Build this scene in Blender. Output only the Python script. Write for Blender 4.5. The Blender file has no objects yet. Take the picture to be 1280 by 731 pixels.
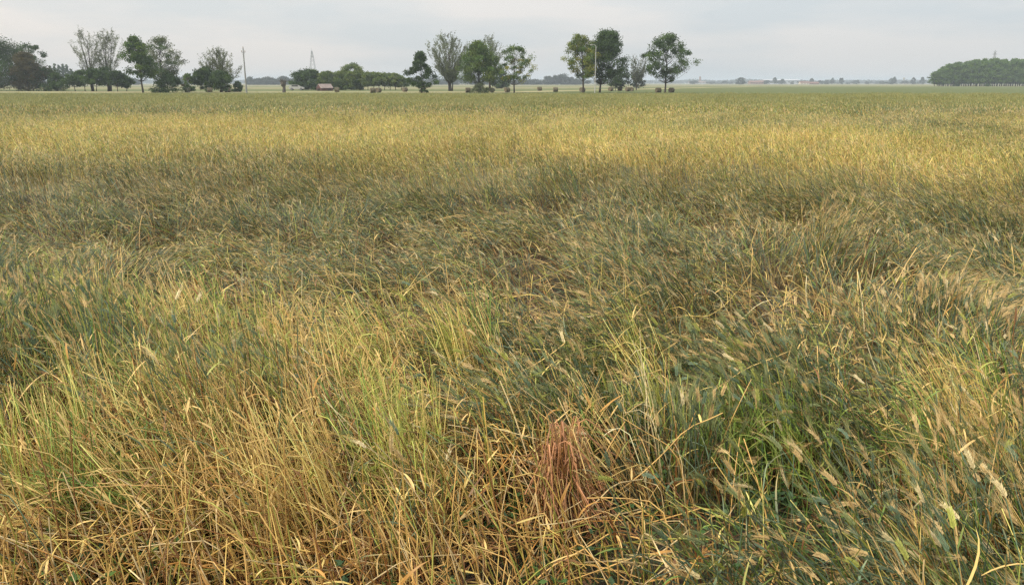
import bpy, math, random
import numpy as np
R = math.radians
rng = np.random.default_rng(7)
random.seed(7)
scene = bpy.context.scene
COL = scene.collection

# ------------------------------------------------------------------ camera
CAM_H = 1.9
FPX = 1005.0                                   # focal length in photo pixels (1280 wide)
HY = 104.0                                     # horizon row of the photo
PITCH = math.atan((365.5 - HY) / FPX)
cam_d = bpy.data.cameras.new('camera')
cam = bpy.data.objects.new('camera', cam_d)
COL.objects.link(cam)
cam.location = (0, 0, CAM_H)
cam.rotation_euler = (R(90) - PITCH, 0, 0)
cam_d.sensor_width = 36.0
cam_d.lens = 36.0 * FPX / 1280.0
cam_d.clip_start = 0.05
cam_d.clip_end = 20000
scene.camera = cam

# ------------------------------------------------------------------ sky, sun, exposure
SUN_EL, SUN_AZ = R(38), R(-120)                # azimuth measured clockwise from +Y (north)
w = bpy.data.worlds.new('World')
scene.world = w
w.use_nodes = True
nt = w.node_tree
nt.nodes.clear()
N = nt.nodes.new
out = N('ShaderNodeOutputWorld'); bg = N('ShaderNodeBackground')
sky = N('ShaderNodeTexSky'); sky.sky_type = 'NISHITA'; sky.sun_disc = False
sky.sun_elevation = SUN_EL; sky.sun_rotation = SUN_AZ
sky.dust_density = 3.0
tc = N('ShaderNodeTexCoord'); sep = N('ShaderNodeSeparateXYZ')
nt.links.new(tc.outputs['Generated'], sep.inputs[0])
mp = N('ShaderNodeMapping'); mp.inputs['Scale'].default_value = (1.0, 1.0, 5.0)
nt.links.new(tc.outputs['Generated'], mp.inputs[0])
nz = N('ShaderNodeTexNoise'); nz.inputs['Scale'].default_value = 3.2; nz.inputs['Detail'].default_value = 5
nz.inputs['Roughness'].default_value = 0.5
nt.links.new(mp.outputs[0], nz.inputs['Vector'])
cr = N('ShaderNodeValToRGB')                    # cloud layer: blue grey to warm pale grey
cr.color_ramp.elements[0].position = 0.40; cr.color_ramp.elements[0].color = (0.675, 0.72, 0.745, 1)
cr.color_ramp.elements[1].position = 0.60; cr.color_ramp.elements[1].color = (0.82, 0.805, 0.79, 1)
nt.links.new(nz.outputs['Fac'], cr.inputs[0])
# side: the west (left) is warmer and brighter
sx = N('ShaderNodeMapRange'); sx.inputs['From Min'].default_value = -0.55; sx.inputs['From Max'].default_value = 0.5
sx.inputs['To Min'].default_value = 1.0; sx.inputs['To Max'].default_value = 0.0
nt.links.new(sep.outputs['X'], sx.inputs['Value'])
side = N('ShaderNodeMix'); side.data_type = 'RGBA'; side.blend_type = 'MULTIPLY'; side.inputs[0].default_value = 1
tint = N('ShaderNodeMix'); tint.data_type = 'RGBA'
tint.inputs[6].default_value = (0.95, 0.965, 0.975, 1); tint.inputs[7].default_value = (1.09, 1.05, 1.01, 1)
nt.links.new(sx.outputs[0], tint.inputs[0])
nt.links.new(cr.outputs[0], side.inputs[6]); nt.links.new(tint.outputs[2], side.inputs[7])
# overcast law: the zenith is brighter than the horizon
el = N('ShaderNodeMapRange'); el.inputs['From Min'].default_value = 0.0; el.inputs['From Max'].default_value = 1.0
el.inputs['To Min'].default_value = 9.25; el.inputs['To Max'].default_value = 25.0
nt.links.new(sep.outputs['Z'], el.inputs['Value'])
br = N('ShaderNodeVectorMath'); br.operation = 'SCALE'
nt.links.new(side.outputs[2], br.inputs[0]); nt.links.new(el.outputs[0], br.inputs['Scale'])
mixs = N('ShaderNodeMix'); mixs.data_type = 'RGBA'; mixs.inputs[0].default_value = 0.93
nt.links.new(sky.outputs[0], mixs.inputs[6]); nt.links.new(br.outputs[0], mixs.inputs[7])
nt.links.new(mixs.outputs[2], bg.inputs['Color'])
bg.inputs['Strength'].default_value = 0.10
nt.links.new(bg.outputs[0], out.inputs['Surface'])

sd = bpy.data.lights.new('sun', 'SUN')
sd.energy = 3.0; sd.angle = R(10); sd.color = (1.0, 0.90, 0.74)
so = bpy.data.objects.new('sun', sd); COL.objects.link(so)
so.rotation_euler = (R(90) - SUN_EL, 0, -SUN_AZ + math.pi)   # light comes from azimuth SUN_AZ
from mathutils import Vector
sdir = Vector((math.sin(SUN_AZ) * math.cos(SUN_EL), math.cos(SUN_AZ) * math.cos(SUN_EL), math.sin(SUN_EL)))
so.rotation_euler = sdir.to_track_quat('Z', 'Y').to_euler()

vs = scene.view_settings
scene.display_settings.display_device = 'sRGB'
vs.view_transform = 'Standard'; vs.look = 'None'; vs.exposure = 0.0; vs.gamma = 1.0; vs.use_curve_mapping = False
scene.cycles.max_bounces = 6; scene.cycles.diffuse_bounces = 3; scene.cycles.transmission_bounces = 3
scene.cycles.glossy_bounces = 2; scene.cycles.transparent_max_bounces = 4; scene.cycles.volume_bounces = 0
scene.cycles.use_denoising = True; scene.cycles.denoiser = 'OPENIMAGEDENOISE'; scene.cycles.denoising_prefilter = 'NONE'
scene.render.use_persistent_data = False

# ------------------------------------------------------------------ measuring helpers
def ray(px, py):
    zc = -(py - 365.5) / FPX
    Y = math.cos(PITCH) + math.sin(PITCH) * zc
    Z = -math.sin(PITCH) + math.cos(PITCH) * zc
    return ((px - 640) / FPX / Y, Z / Y)

def G(px, py, h=0.5):                       # point of the plane z=h seen at a photo pixel
    a, b = ray(px, py)
    Y = (h - CAM_H) / b
    return a * Y, Y

def XZ(px, py, D):                          # x and z at distance D
    a, b = ray(px, py)
    return a * D, CAM_H + b * D

# ------------------------------------------------------------------ noise
_T = np.random.default_rng(99).random((256, 256)).astype(np.float32)
def vn(x, y, s=0):
    x = np.asarray(x) + s * 17.31; y = np.asarray(y) + s * 9.77
    xi = np.floor(x).astype(int); yi = np.floor(y).astype(int)
    fx = x - xi; fy = y - yi
    fx = fx * fx * (3 - 2 * fx); fy = fy * fy * (3 - 2 * fy)
    a = _T[xi & 255, yi & 255]; b = _T[(xi + 1) & 255, yi & 255]
    c = _T[xi & 255, (yi + 1) & 255]; d = _T[(xi + 1) & 255, (yi + 1) & 255]
    return (a * (1 - fx) + b * fx) * (1 - fy) + (c * (1 - fx) + d * fx) * fy
def fbm(x, y, s=0, o=3):
    v = 0; a = 0.5; t = 0
    for i in range(o):
        v = v + a * vn(x * 2 ** i, y * 2 ** i, s + i * 3); t += a; a *= 0.5
    return v / t
def sstep(a, b, x):
    t = np.clip((x - a) / (b - a), 0, 1); return t * t * (3 - 2 * t)

# ------------------------------------------------------------------ materials
def nodes(m):
    m.use_nodes = True; t = m.node_tree; t.nodes.clear(); return t
def mat_attr(name, transl=0.25, rough=0.55, spec=0.3):
    m = bpy.data.materials.new(name); t = nodes(m); n = t.nodes.new
    o = n('ShaderNodeOutputMaterial'); p = n('ShaderNodeBsdfPrincipled'); a = n('ShaderNodeAttribute')
    a.attribute_name = 'Col'
    p.inputs['Roughness'].default_value = rough; p.inputs['Specular IOR Level'].default_value = spec
    t.links.new(a.outputs['Color'], p.inputs['Base Color'])
    if transl > 0:
        tr = n('ShaderNodeBsdfTranslucent'); mx = n('ShaderNodeMixShader'); mx.inputs[0].default_value = transl
        t.links.new(a.outputs['Color'], tr.inputs['Color'])
        t.links.new(p.outputs[0], mx.inputs[1]); t.links.new(tr.outputs[0], mx.inputs[2])
        t.links.new(mx.outputs[0], o.inputs['Surface'])
    else:
        t.links.new(p.outputs[0], o.inputs['Surface'])
    return m
def mat(name, c1, c2=None, scale=4.0, rough=0.8, metal=0.0, detail=4, stretch=(1, 1, 1)):
    m = bpy.data.materials.new(name); t = nodes(m); n = t.nodes.new
    o = n('ShaderNodeOutputMaterial'); p = n('ShaderNodeBsdfPrincipled')
    p.inputs['Roughness'].default_value = rough; p.inputs['Metallic'].default_value = metal
    t.links.new(p.outputs[0], o.inputs['Surface'])
    c2 = c2 or tuple(v * 0.8 for v in c1)
    tc = n('ShaderNodeTexCoord'); mp = n('ShaderNodeMapping'); mp.inputs['Scale'].default_value = stretch
    nz = n('ShaderNodeTexNoise'); nz.inputs['Scale'].default_value = scale; nz.inputs['Detail'].default_value = detail
    r = n('ShaderNodeValToRGB')
    r.color_ramp.elements[0].position = 0.35; r.color_ramp.elements[0].color = (*c1, 1)
    r.color_ramp.elements[1].position = 0.65; r.color_ramp.elements[1].color = (*c2, 1)
    t.links.new(tc.outputs['Object'], mp.inputs[0]); t.links.new(mp.outputs[0], nz.inputs['Vector'])
    t.links.new(nz.outputs['Fac'], r.inputs[0]); t.links.new(r.outputs[0], p.inputs['Base Color'])
    return m

M_CROP = mat_attr('cereal', 0.13, 0.5, 0.35)
M_STRAW = mat_attr('straw', 0.08, 0.45, 0.4)
M_LEAF = mat_attr('tree_leaves', 0.25, 0.6, 0.25)
M_BARK = mat('bark', (0.055, 0.045, 0.035), (0.10, 0.085, 0.07), 3.0, 0.95)
M_BALE = mat('bale_straw', (0.075, 0.065, 0.042), (0.13, 0.11, 0.065), 3.0, 0.95)
M_BALE_END = mat('bale_end_straw', (0.10, 0.085, 0.055), (0.17, 0.14, 0.09), 6.0, 0.95)
M_CONC = mat('pale_concrete', (0.34, 0.34, 0.32), (0.44, 0.44, 0.42), 3.0, 0.9)
M_CONCD = mat('grey_concrete', (0.20, 0.20, 0.19), (0.28, 0.28, 0.27), 3.0, 0.9)
M_STEEL = mat('galvanised_steel', (0.28, 0.29, 0.30), (0.36, 0.37, 0.38), 3.0, 0.55, 0.4)
M_PORC = mat('porcelain', (0.25, 0.16, 0.10), (0.30, 0.20, 0.13), 3.0, 0.3)
M_REDW = mat('weathered_red_boards', (0.08, 0.035, 0.028), (0.13, 0.055, 0.042), 2.0, 0.9)
M_DARK = mat('dark_opening', (0.02, 0.018, 0.016), (0.03, 0.027, 0.025), 2.0, 0.9)
M_TILE = mat('faded_clay_tiles', (0.20, 0.155, 0.14), (0.28, 0.22, 0.20), 2.0, 0.9)
M_TILE2 = mat('brown_clay_tiles', (0.17, 0.09, 0.07), (0.23, 0.12, 0.09), 2.0, 0.9)
M_WALL = mat('pale_render', (0.50, 0.44, 0.36), (0.60, 0.54, 0.45), 0.5, 0.9)
M_WALL2 = mat('brick_pink_render', (0.26, 0.17, 0.14), (0.33, 0.22, 0.18), 0.5, 0.9)
M_HALL = mat('grey_cladding', (0.42, 0.44, 0.47), (0.50, 0.52, 0.55), 0.5, 0.7)
M_GLASS = mat('dark_glass', (0.03, 0.035, 0.04), (0.04, 0.045, 0.05), 2.0, 0.15)
M_WHITE = mat('white_car_paint', (0.55, 0.55, 0.54), (0.60, 0.60, 0.59), 2.0, 0.3)
M_SILV = mat('silver_car_paint', (0.45, 0.44, 0.42), (0.50, 0.49, 0.47), 2.0, 0.3, 0.2)
M_RUB = mat('rubber', (0.02, 0.02, 0.02), (0.03, 0.03, 0.03), 2.0, 0.9)

# ------------------------------------------------------------------ mesh plumbing
class Buf:
    """collects vertices, quads/tris and one colour per vertex, then makes ONE mesh"""
    def __init__(s): s.V = []; s.C = []; s.Q = []; s.T = []; s.n = 0
    def add(s, V, C, Q=None, T=None):
        V = np.asarray(V, np.float32).reshape(-1, 3)
        C = np.asarray(C, np.float32).reshape(-1, 3)
        if Q is not None: s.Q.append(np.asarray(Q, np.int32).reshape(-1, 4) + s.n)
        if T is not None: s.T.append(np.asarray(T, np.int32).reshape(-1, 3) + s.n)
        s.V.append(V); s.C.append(C); s.n += len(V)
    def ribbons(s, P, W, ref, col):
        """P (N,S,3) centre lines, W (N,S) widths, ref (N,3) flat side facing, col (N,S,3)"""
        P = np.asarray(P, np.float32); n, k, _ = P.shape
        T = np.gradient(P, axis=1)
        side = np.cross(T, ref[:, None, :]); side /= np.linalg.norm(side, axis=2, keepdims=True) + 1e-9
        side = side * (W[:, :, None] * 0.5)
        V = np.stack([P - side, P + side], axis=2)          # N,S,2,3
        C = np.repeat(col[:, :, None, :], 2, axis=2)
        b = (np.arange(n) * k * 2)[:, None] + (np.arange(k - 1) * 2)[None, :]
        Q = np.stack([b, b + 1, b + 3, b + 2], axis=2)
        s.add(V, C, Q)
    def tubes(s, P, W, col):
        P = np.asarray(P, np.float32); n, k, _ = P.shape
        T = np.gradient(P, axis=1); T /= np.linalg.norm(T, axis=2, keepdims=True) + 1e-9
        ref = np.zeros_like(T); ref[..., 0] = 0.31; ref[..., 1] = 0.95
        u = np.cross(T, ref); u /= np.linalg.norm(u, axis=2, keepdims=True) + 1e-6
        v = np.cross(T, u)
        rings = []
        for j in range(3):
            a = j * 2 * math.pi / 3
            rings.append(P + (u * math.cos(a) + v * math.sin(a)) * (W[:, :, None] * 0.5))
        V = np.stack(rings, axis=2)
        C = np.repeat(col[:, :, None, :], 3, axis=2)
        b = (np.arange(n) * k * 3)[:, None] + (np.arange(k - 1) * 3)[None, :]
        Q = np.concatenate([np.stack([b + j, b + (j + 1) % 3, b + 3 + (j + 1) % 3, b + 3 + j], axis=2).reshape(-1, 4) for j in range(3)])
        s.add(V, C, Q)
    def spikes(s, B, E, width, ref, col):
        d = E - B
        side = np.cross(d, ref); side /= np.linalg.norm(side, axis=1, keepdims=True) + 1e-9
        side = side * (np.asarray(width)[..., None] * 0.5)
        V = np.stack([B - side, B + side, E], axis=1)
        C = np.repeat(col[:, None, :], 3, axis=1)
        T = np.arange(len(B) * 3).reshape(-1, 3)
        s.add(V, C, None, T)
    def diamonds(s, B, E, width, ref, col):
        d = E - B
        side = np.cross(d, ref); side /= np.linalg.norm(side, axis=1, keepdims=True) + 1e-9
        side = side * (np.asarray(width)[..., None] * 0.5)
        mid = B + d * 0.45
        V = np.stack([B, mid - side, E, mid + side], axis=1)
        C = np.repeat(col[:, None, :], 4, axis=1)
        s.add(V, C, np.arange(len(B) * 4).reshape(-1, 4))
    def build(s, name, material, parent=None):
        V = np.concatenate(s.V); C = np.clip(np.concatenate(s.C), 0, 1)
        Q = np.concatenate(s.Q) if s.Q else np.zeros((0, 4), np.int32)
        T = np.concatenate(s.T) if s.T else np.zeros((0, 3), np.int32)
        me = bpy.data.meshes.new(name)
        me.vertices.add(len(V)); me.vertices.foreach_set('co', V.ravel())
        nl = Q.size + T.size
        me.loops.add(nl); me.loops.foreach_set('vertex_index', np.concatenate([Q.ravel(), T.ravel()]).astype(np.int32))
        me.polygons.add(len(Q) + len(T))
        ls = np.concatenate([np.arange(len(Q)) * 4, Q.size + np.arange(len(T)) * 3]).astype(np.int32)
        me.polygons.foreach_set('loop_start', ls)
        at = me.attributes.new('Col', 'BYTE_COLOR', 'POINT')
        c4 = np.ones((len(V), 4), np.float32); c4[:, :3] = C
        at.data.foreach_set('color', c4.ravel())
        me.materials.append(material)
        me.update(calc_edges=True)
        o = bpy.data.objects.new(name, me); COL.objects.link(o)
        if parent is not None: o.parent = parent
        return o

class MB:
    """small hand-made solids: boxes, bars, prisms"""
    def __init__(s): s.v = []; s.f = []
    def box(s, c, d, rz=0.0):
        x, y, z = c; a, b, h = d[0] / 2, d[1] / 2, d[2] / 2; n = len(s.v)
        for sz in (-h, h):
            for sx, sy in ((-a, -b), (a, -b), (a, b), (-a, b)):
                s.v.append((x + sx * math.cos(rz) - sy * math.sin(rz), y + sx * math.sin(rz) + sy * math.cos(rz), z + sz))
        for q in ((0, 3, 2, 1), (4, 5, 6, 7), (0, 1, 5, 4), (1, 2, 6, 5), (2, 3, 7, 6), (3, 0, 4, 7)):
            s.f.append(tuple(n + i for i in q))
    def bar(s, p, q, r0, r1=None, k=6):
        r1 = r0 if r1 is None else r1
        p = Vector(p); q = Vector(q); d = (q - p).normalized()
        u = d.cross(Vector((0.3, 0.9, 0.2)))
        u.normalize(); v = d.cross(u); n = len(s.v)
        for c, r in ((p, r0), (q, r1)):
            for i in range(k):
                a = i * 2 * math.pi / k
                s.v.append(tuple(c + u * math.cos(a) * r + v * math.sin(a) * r))
        for i in range(k):
            j = (i + 1) % k; s.f.append((n + i, n + j, n + k + j, n + k + i))
        s.f.append(tuple(n + i for i in reversed(range(k)))); s.f.append(tuple(n + k + i for i in range(k)))
    def poly(s, pts, f):
        n = len(s.v); s.v += pts; s.f += [tuple(n + i for i in q) for q in f]
    def build(s, name, material, parent=None):
        me = bpy.data.meshes.new(name); me.from_pydata(s.v, [], s.f); me.materials.append(material); me.update()
        o = bpy.data.objects.new(name, me); COL.objects.link(o)
        if parent is not None: o.parent = parent
        return o

def tag(o, label=None, cat=None, group=None, kind=None):
    if label: o['label'] = label
    if cat: o['category'] = cat
    if group: o['group'] = group
    if kind: o['kind'] = kind
    return o
def thing(name, loc, label, cat, group=None, rz=0.0):
    o = bpy.data.objects.new(name, None); COL.objects.link(o); o.location = loc; o.rotation_euler = (0, 0, rz)
    o.empty_display_size = 0.5
    return tag(o, label, cat, group)
def copy_thing(root, loc, rz=0.0, sc=(1, 1, 1), label=None, group=None):
    r = root.copy(); COL.objects.link(r); r.location = loc; r.rotation_euler = (0, 0, rz); r.scale = sc
    if label: r['label'] = label
    if group: r['group'] = group
    for ch in list(root.children):
        c = ch.copy(); COL.objects.link(c); c.parent = r
        for g in list(ch.children):
            d = g.copy(); COL.objects.link(d); d.parent = c
    return r

# ------------------------------------------------------------------ the ground
def sheet(name, x0, x1, y0, y1, z, nx, ny, material, bump=0.0, sc=2.0):
    xs = np.linspace(x0, x1, nx); ys = np.linspace(y0, y1, ny)
    X, Yv = np.meshgrid(xs, ys)
    Z = z + (fbm(X * sc, Yv * sc, 4) - 0.5) * bump
    V = np.stack([X, Yv, Z], axis=2).reshape(-1, 3)
    i = np.arange((ny - 1) * (nx - 1)); r, c = i // (nx - 1), i % (nx - 1)
    a = r * nx + c
    F = np.stack([a, a + 1, a + nx + 1, a + nx], axis=1)
    me = bpy.data.meshes.new(name); me.from_pydata(V.tolist(), [], F.tolist()); me.materials.append(material); me.update()
    o = bpy.data.objects.new(name, me); COL.objects.link(o); tag(o, kind='structure'); return o

def ground_mat():
    """open plain: bands of short grass, pale stubble and far crops laid out in metres"""
    m = bpy.data.materials.new('plain'); t = nodes(m); n = t.nodes.new; L = t.links.new
    o = n('ShaderNodeOutputMaterial'); p = n('ShaderNodeBsdfPrincipled'); p.inputs['Roughness'].default_value = 0.95
    p.inputs['Specular IOR Level'].default_value = 0.1
    L(p.outputs[0], o.inputs['Surface'])
    ge = n('ShaderNodeNewGeometry'); sp = n('ShaderNodeSeparateXYZ'); L(ge.outputs['Position'], sp.inputs[0])
    nz = n('ShaderNodeTexNoise'); nz.inputs['Scale'].default_value = 0.02; L(ge.outputs['Position'], nz.inputs['Vector'])
    # shift the bands with x: further out towards the east
    ad = n('ShaderNodeMath'); ad.operation = 'MULTIPLY_ADD'; ad.inputs[1].default_value = 30.0
    L(nz.outputs['Fac'], ad.inputs[0]); L(sp.outputs['Y'], ad.inputs[2])
    mr = n('ShaderNodeMapRange'); mr.inputs['From Min'].default_value = 0; mr.inputs['From Max'].default_value = 140
    mr.inputs['To Min'].default_value = 0; mr.inputs['To Max'].default_value = -290
    L(sp.outputs['X'], mr.inputs['Value'])
    a2 = n('ShaderNodeMath'); a2.operation = 'ADD'; L(ad.outputs[0], a2.inputs[0]); L(mr.outputs[0], a2.inputs[1])
    sc = n('ShaderNodeMapRange'); sc.inputs['From Min'].default_value = 0; sc.inputs['From Max'].default_value = 1000
    L(a2.outputs[0], sc.inputs['Value'])
    r = n('ShaderNodeValToRGB'); e = r.color_ramp.elements
    GR = (0.115, 0.135, 0.050, 1); ST = (0.33, 0.29, 0.16, 1); G2 = (0.14, 0.155, 0.065, 1)
    e[0].position = 0.0; e[0].color = GR; e[1].position = 1.0; e[1].color = (0.22, 0.21, 0.12, 1)
    for pos, c in ((0.188, GR), (0.194, ST), (0.208, ST), (0.214, G2), (0.275, G2), (0.30, (0.22, 0.21, 0.11, 1)), (0.40, (0.24, 0.22, 0.12, 1)), (0.45, G2), (0.62, (0.23, 0.22, 0.13, 1))):
        q = e.new(pos); q.color = c
    L(sc.outputs[0], r.inputs[0])
    n2 = n('ShaderNodeTexNoise'); n2.inputs['Scale'].default_value = 0.35; n2.inputs['Detail'].default_value = 6
    L(ge.outputs['Position'], n2.inputs['Vector'])
    mr2 = n('ShaderNodeMapRange'); mr2.inputs['To Min'].default_value = 0.75; mr2.inputs['To Max'].default_value = 1.2
    L(n2.outputs['Fac'], mr2.inputs['Value'])
    vm = n('ShaderNodeVectorMath'); vm.operation = 'SCALE'; L(r.outputs[0], vm.inputs[0]); L(mr2.outputs[0], vm.inputs['Scale'])
    L(vm.outputs[0], p.inputs['Base Color'])
    return m
FIELD_END = 95.0
sheet('ground', -5200, 5200, -200, 6400, -0.06, 40, 40, ground_mat())
M_SOIL = mat('matted_soil', (0.028, 0.022, 0.014), (0.065, 0.048, 0.027), 14.0, 1.0, detail=8)
M_SOILF = mat('crop_floor', (0.085, 0.08, 0.038), (0.15, 0.13, 0.055), 1.5, 1.0, detail=6)
sheet('field_soil', -14, 14, 0.2, 14, 0.0, 160, 100, M_SOIL, 0.06, 3.0)
sheet('field_floor', -80, 80, 14, FIELD_END, 0.0, 60, 60, M_SOILF, 0.05, 1.0)

# ------------------------------------------------------------------ how the crop stands: maps in metres
def ell(x, y, cx, cy, rx, ry, rot=0.0):
    dx, dy = x - cx, y - cy; c, s = math.cos(rot), math.sin(rot)
    u = (dx * c + dy * s) / rx; v = (-dx * s + dy * c) / ry
    return np.exp(-(u * u + v * v))
def blob(x, y, px, py, wx, wy, h=0.6):      # soft patch centred under a photo pixel; size in photo pixels
    cx, cy = G(px, py, h); x1, _ = G(px + wx, py, h); _, y0 = G(px, py + wy, h); _, y1 = G(px, py - wy, h)
    return ell(x, y, cx, cy, abs(x1 - cx), max((y1 - y0) * 0.5, 0.1))

def hollow(x, y):
    p = 0
    for px, py, a, b, s in ((705, 335, 45, 26, .85), (60, 238, 28, 12, 1), (850, 258, 45, 14, .9), (1140, 640, 60, 30, .8), (900, 520, 40, 25, .7), (945, 225, 60, 10, .7), (1095, 450, 45, 55, 1), (945, 600, 60, 60, .9), (1050, 590, 50, 45, .9), (330, 262, 50, 12, .7),
                            (70, 480, 50, 30, .8), (760, 600, 25, 40, .8), (540, 410, 50, 14, .6), (230, 415, 40, 16, .7), (1180, 300, 50, 14, .6), (420, 590, 40, 25, .6), (370, 250, 30, 10, .8), (600, 240, 60, 8, .6)):
        p = p + s * blob(x, y, px, py, a, b, .35)
    return np.clip(p, 0, 1)

def maps(x, y):
    n1 = fbm(x * 0.55, y * 0.55, 1); n2 = fbm(x * 1.6, y * 1.6, 2); n3 = fbm(x * 0.16, y * 0.12, 5); n4 = fbm(x * 1.0, y * 0.8, 8)
    yy = y + (n3 - 0.5) * 4
    # lodging 0 standing .. 1 flat
    lod = 0.12 + 0.76 * sstep(13.5, 10.0, yy) + 0.0 * x
    lod -= 0.35 * sstep(3.9, 3.0, y)
    lod -= 0.45 * blob(x, y, 640, 365, 60, 35) + 0.45 * blob(x, y, 1060, 300, 45, 90)
    lod -= 0.45 * blob(x, y, 40, 420, 190, 70) + 0.35 * blob(x, y, 380, 470, 130, 60) + 0.3 * blob(x, y, 800, 520, 40, 90)
    lod -= 0.3 * blob(x, y, 480, 300, 60, 30) + 0.25 * blob(x, y, 1250, 500, 40, 160)
    lod += (n1 - 0.5) * 1.0 + (n2 - 0.5) * 0.7
    lod = np.clip(lod, 0.0, 1.0)
    # lean azimuth (radians from +x): mostly to the left and a little away
    az = R(152) + (fbm(x * 0.35, y * 0.35, 9) - 0.5) * 2.6 + (n2 - 0.5) * 1.6 + (n4 - 0.5) * 3.2
    az = az - R(150) * blob(x, y, 1170, 330, 110, 110) + R(70) * blob(x, y, 760, 400, 80, 40) - R(60) * blob(x, y, 720, 310, 60, 25)
    az = az - R(60) * blob(x, y, 960, 480, 90, 30)
    # yellow ripening 0..1
    yel = 0.17 + 0.0 * x
    yz = y + (fbm(x * .35, y * .35, 77) - .5) * 9
    yel = yel * sstep(11, 20, yz) * (1 - 1.0 * sstep(30, 62, y)) + 0.06
    yel += 1.3 * blob(x, y, 1020, 170, 210, 19, .75) + 0.95 * blob(x, y, 740, 170, 170, 16, .75) + 0.4 * blob(x, y, 500, 182, 110, 12, .75)
    yel += 0.36 * blob(x, y, 90, 150, 260, 12, .75) + 0.32 * blob(x, y, 400, 150, 300, 12, .75) + 0.4 * blob(x, y, 1150, 185, 80, 10, .75)
    yel += 0.35 * blob(x, y, 820, 140, 130, 9, .75)
    yel += (fbm(x * 0.16, y * 0.10, 12) - 0.55) * 1.6 * sstep(11, 17, yz) + (n1 - 0.5) * 0.3
    yel = np.clip(yel, 0, 1)
    # golden broken straw near the verge
    st = -0.06 + 0.85 * blob(x, y, 300, 600, 330, 110, .3) + 0.5 * blob(x, y, 560, 560, 160, 110, .4) + 0.6 * blob(x, y, 60, 660, 260, 70, .2)
    st += 0.35 * blob(x, y, 90, 430, 160, 50) + 0.4 * blob(x, y, 1260, 560, 40, 130) + 0.3 * blob(x, y, 960, 460, 70, 15) + 0.35 * blob(x, y, 720, 640, 60, 60, .3)
    st += (n1 - 0.5) * 0.5 + (n2 - 0.5) * 0.35
    st = np.clip(st, 0, 1)
    tan = 0.35 + (fbm(x * 0.8, y * 0.8, 21) - 0.5) * 1.3 + 0.5 * blob(x, y, 1140, 330, 90, 70) + 0.3 * blob(x, y, 560, 420, 200, 40)
    tan = np.clip(tan, 0, 1)
    return lod, az, yel, st, tan

BLUEG = np.array([0.110, 0.165, 0.098]); GREEN = np.array([0.140, 0.215, 0.040]); YGREEN = np.array([0.38, 0.40, 0.085])
YELLOW = np.array([0.72, 0.54, 0.17]); STRAW = np.array([0.76, 0.52, 0.19]); BROWN = np.array([0.24, 0.11, 0.035])
TAN = np.array([0.50, 0.36, 0.16]); HGREEN = np.array([0.155, 0.185, 0.070]); PALE = np.array([0.72, 0.60, 0.34])
PINK = np.array([0.52, 0.25, 0.12]); ORANGE = np.array([0.50, 0.26, 0.06])
def mixc(a, b, t): return a * (1 - t[..., None]) + b * t[..., None]
def pick(u, cols, probs):
    """u (N,) random; probs list of (N,) weights"""
    W = np.stack(probs, 1); W = np.cumsum(W / W.sum(1, keepdims=True), axis=1)
    i = (u[:, None] > W).sum(1).clip(0, len(cols) - 1)
    return np.array(cols)[i]
def unit(v): return v / (np.linalg.norm(v, axis=-1, keepdims=True) + 1e-9)
def randvec(n): return unit(rng.normal(size=(n, 3)))

def curve(x, y, z0, L, az0, daz, th0, th1, S, pw=1.0, kink_s=None, kink_a=None):
    """poly-lines of S points: base, length, azimuth and angle from vertical"""
    n = len(x); s = np.linspace(0, 1, S)[None, :]
    th = th0[:, None] + (th1 - th0)[:, None] * s ** pw
    if kink_s is not None: th = th + np.where(s > kink_s[:, None], kink_a[:, None], 0)
    a = az0[:, None] + daz[:, None] * s
    d = np.stack([np.sin(th) * np.cos(a), np.sin(th) * np.sin(a), np.cos(th)], axis=2)
    P = np.zeros((n, S, 3)); st = L[:, None] / (S - 1)
    P[:, 1:] = np.cumsum((d[:, :-1] + d[:, 1:]) * 0.5 * st[:, :, None], axis=1)
    P[:, :, 0] += x[:, None]; P[:, :, 1] += y[:, None]; P[:, :, 2] += z0[:, None]
    P[:, :, 2] = np.maximum(P[:, :, 2], 0.012)
    return P, th[:, -1], a[:, -1]

def at(P, s):
    """points and tangents of curves at fraction s (N,)"""
    k = P.shape[1]; f = np.clip(s * (k - 1), 0, k - 1.001); i = f.astype(int); t = (f - i)[:, None]; n = np.arange(len(P))
    return P[n, i] * (1 - t) + P[n, i + 1] * t, unit(P[n, i + 1] - P[n, i])

def leaves(B, P, s, L, W, col, tipcol, S, droop=1.4, azb=None, spread=0.9):
    p, T = at(P, s); n = len(P)
    az = rng.uniform(0, 2 * math.pi, n) if azb is None else azb + rng.normal(0, spread, n)
    th0 = np.arccos(np.clip(T[:, 2], -1, 1)) * 0.6 + rng.uniform(0.15, 0.5, n)
    th1 = th0 + rng.uniform(0.3, droop, n)
    Q, _, _ = curve(p[:, 0], p[:, 1], p[:, 2], L, az, rng.normal(0, 0.5, n), th0, th1, S, 1.3)
    s_ = np.linspace(0, 1, S)
    w = np.array(W)[:, None] * np.clip(1.15 - 0.5 * s_ - 0.62 * s_ ** 4, 0.03, 1) * np.minimum(1, 0.55 + 2 * s_)
    c = mixc(np.repeat(col[:, None, :], S, 1), np.repeat(tipcol[:, None, :], S, 1), np.repeat((s_ ** 2)[None, :], n, 0))
    B.ribbons(Q, w, randvec(n) * 0.5 + np.array([0, 0, 1.0]), c)

def sample(y0, y1, dens, wa, wb):
    """random stems in the wedge of field between two distances"""
    area = wa * (y1 ** 2 - y0 ** 2) + 2 * wb * (y1 - y0); n = int(area * dens)
    y = np.sqrt(rng.uniform(y0 ** 2, y1 ** 2, int(n * 1.0)))
    x = rng.uniform(-1, 1, n) * (wa * y + wb)
    # drop some between clumps so that the stand is uneven
    return x, y

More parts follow.
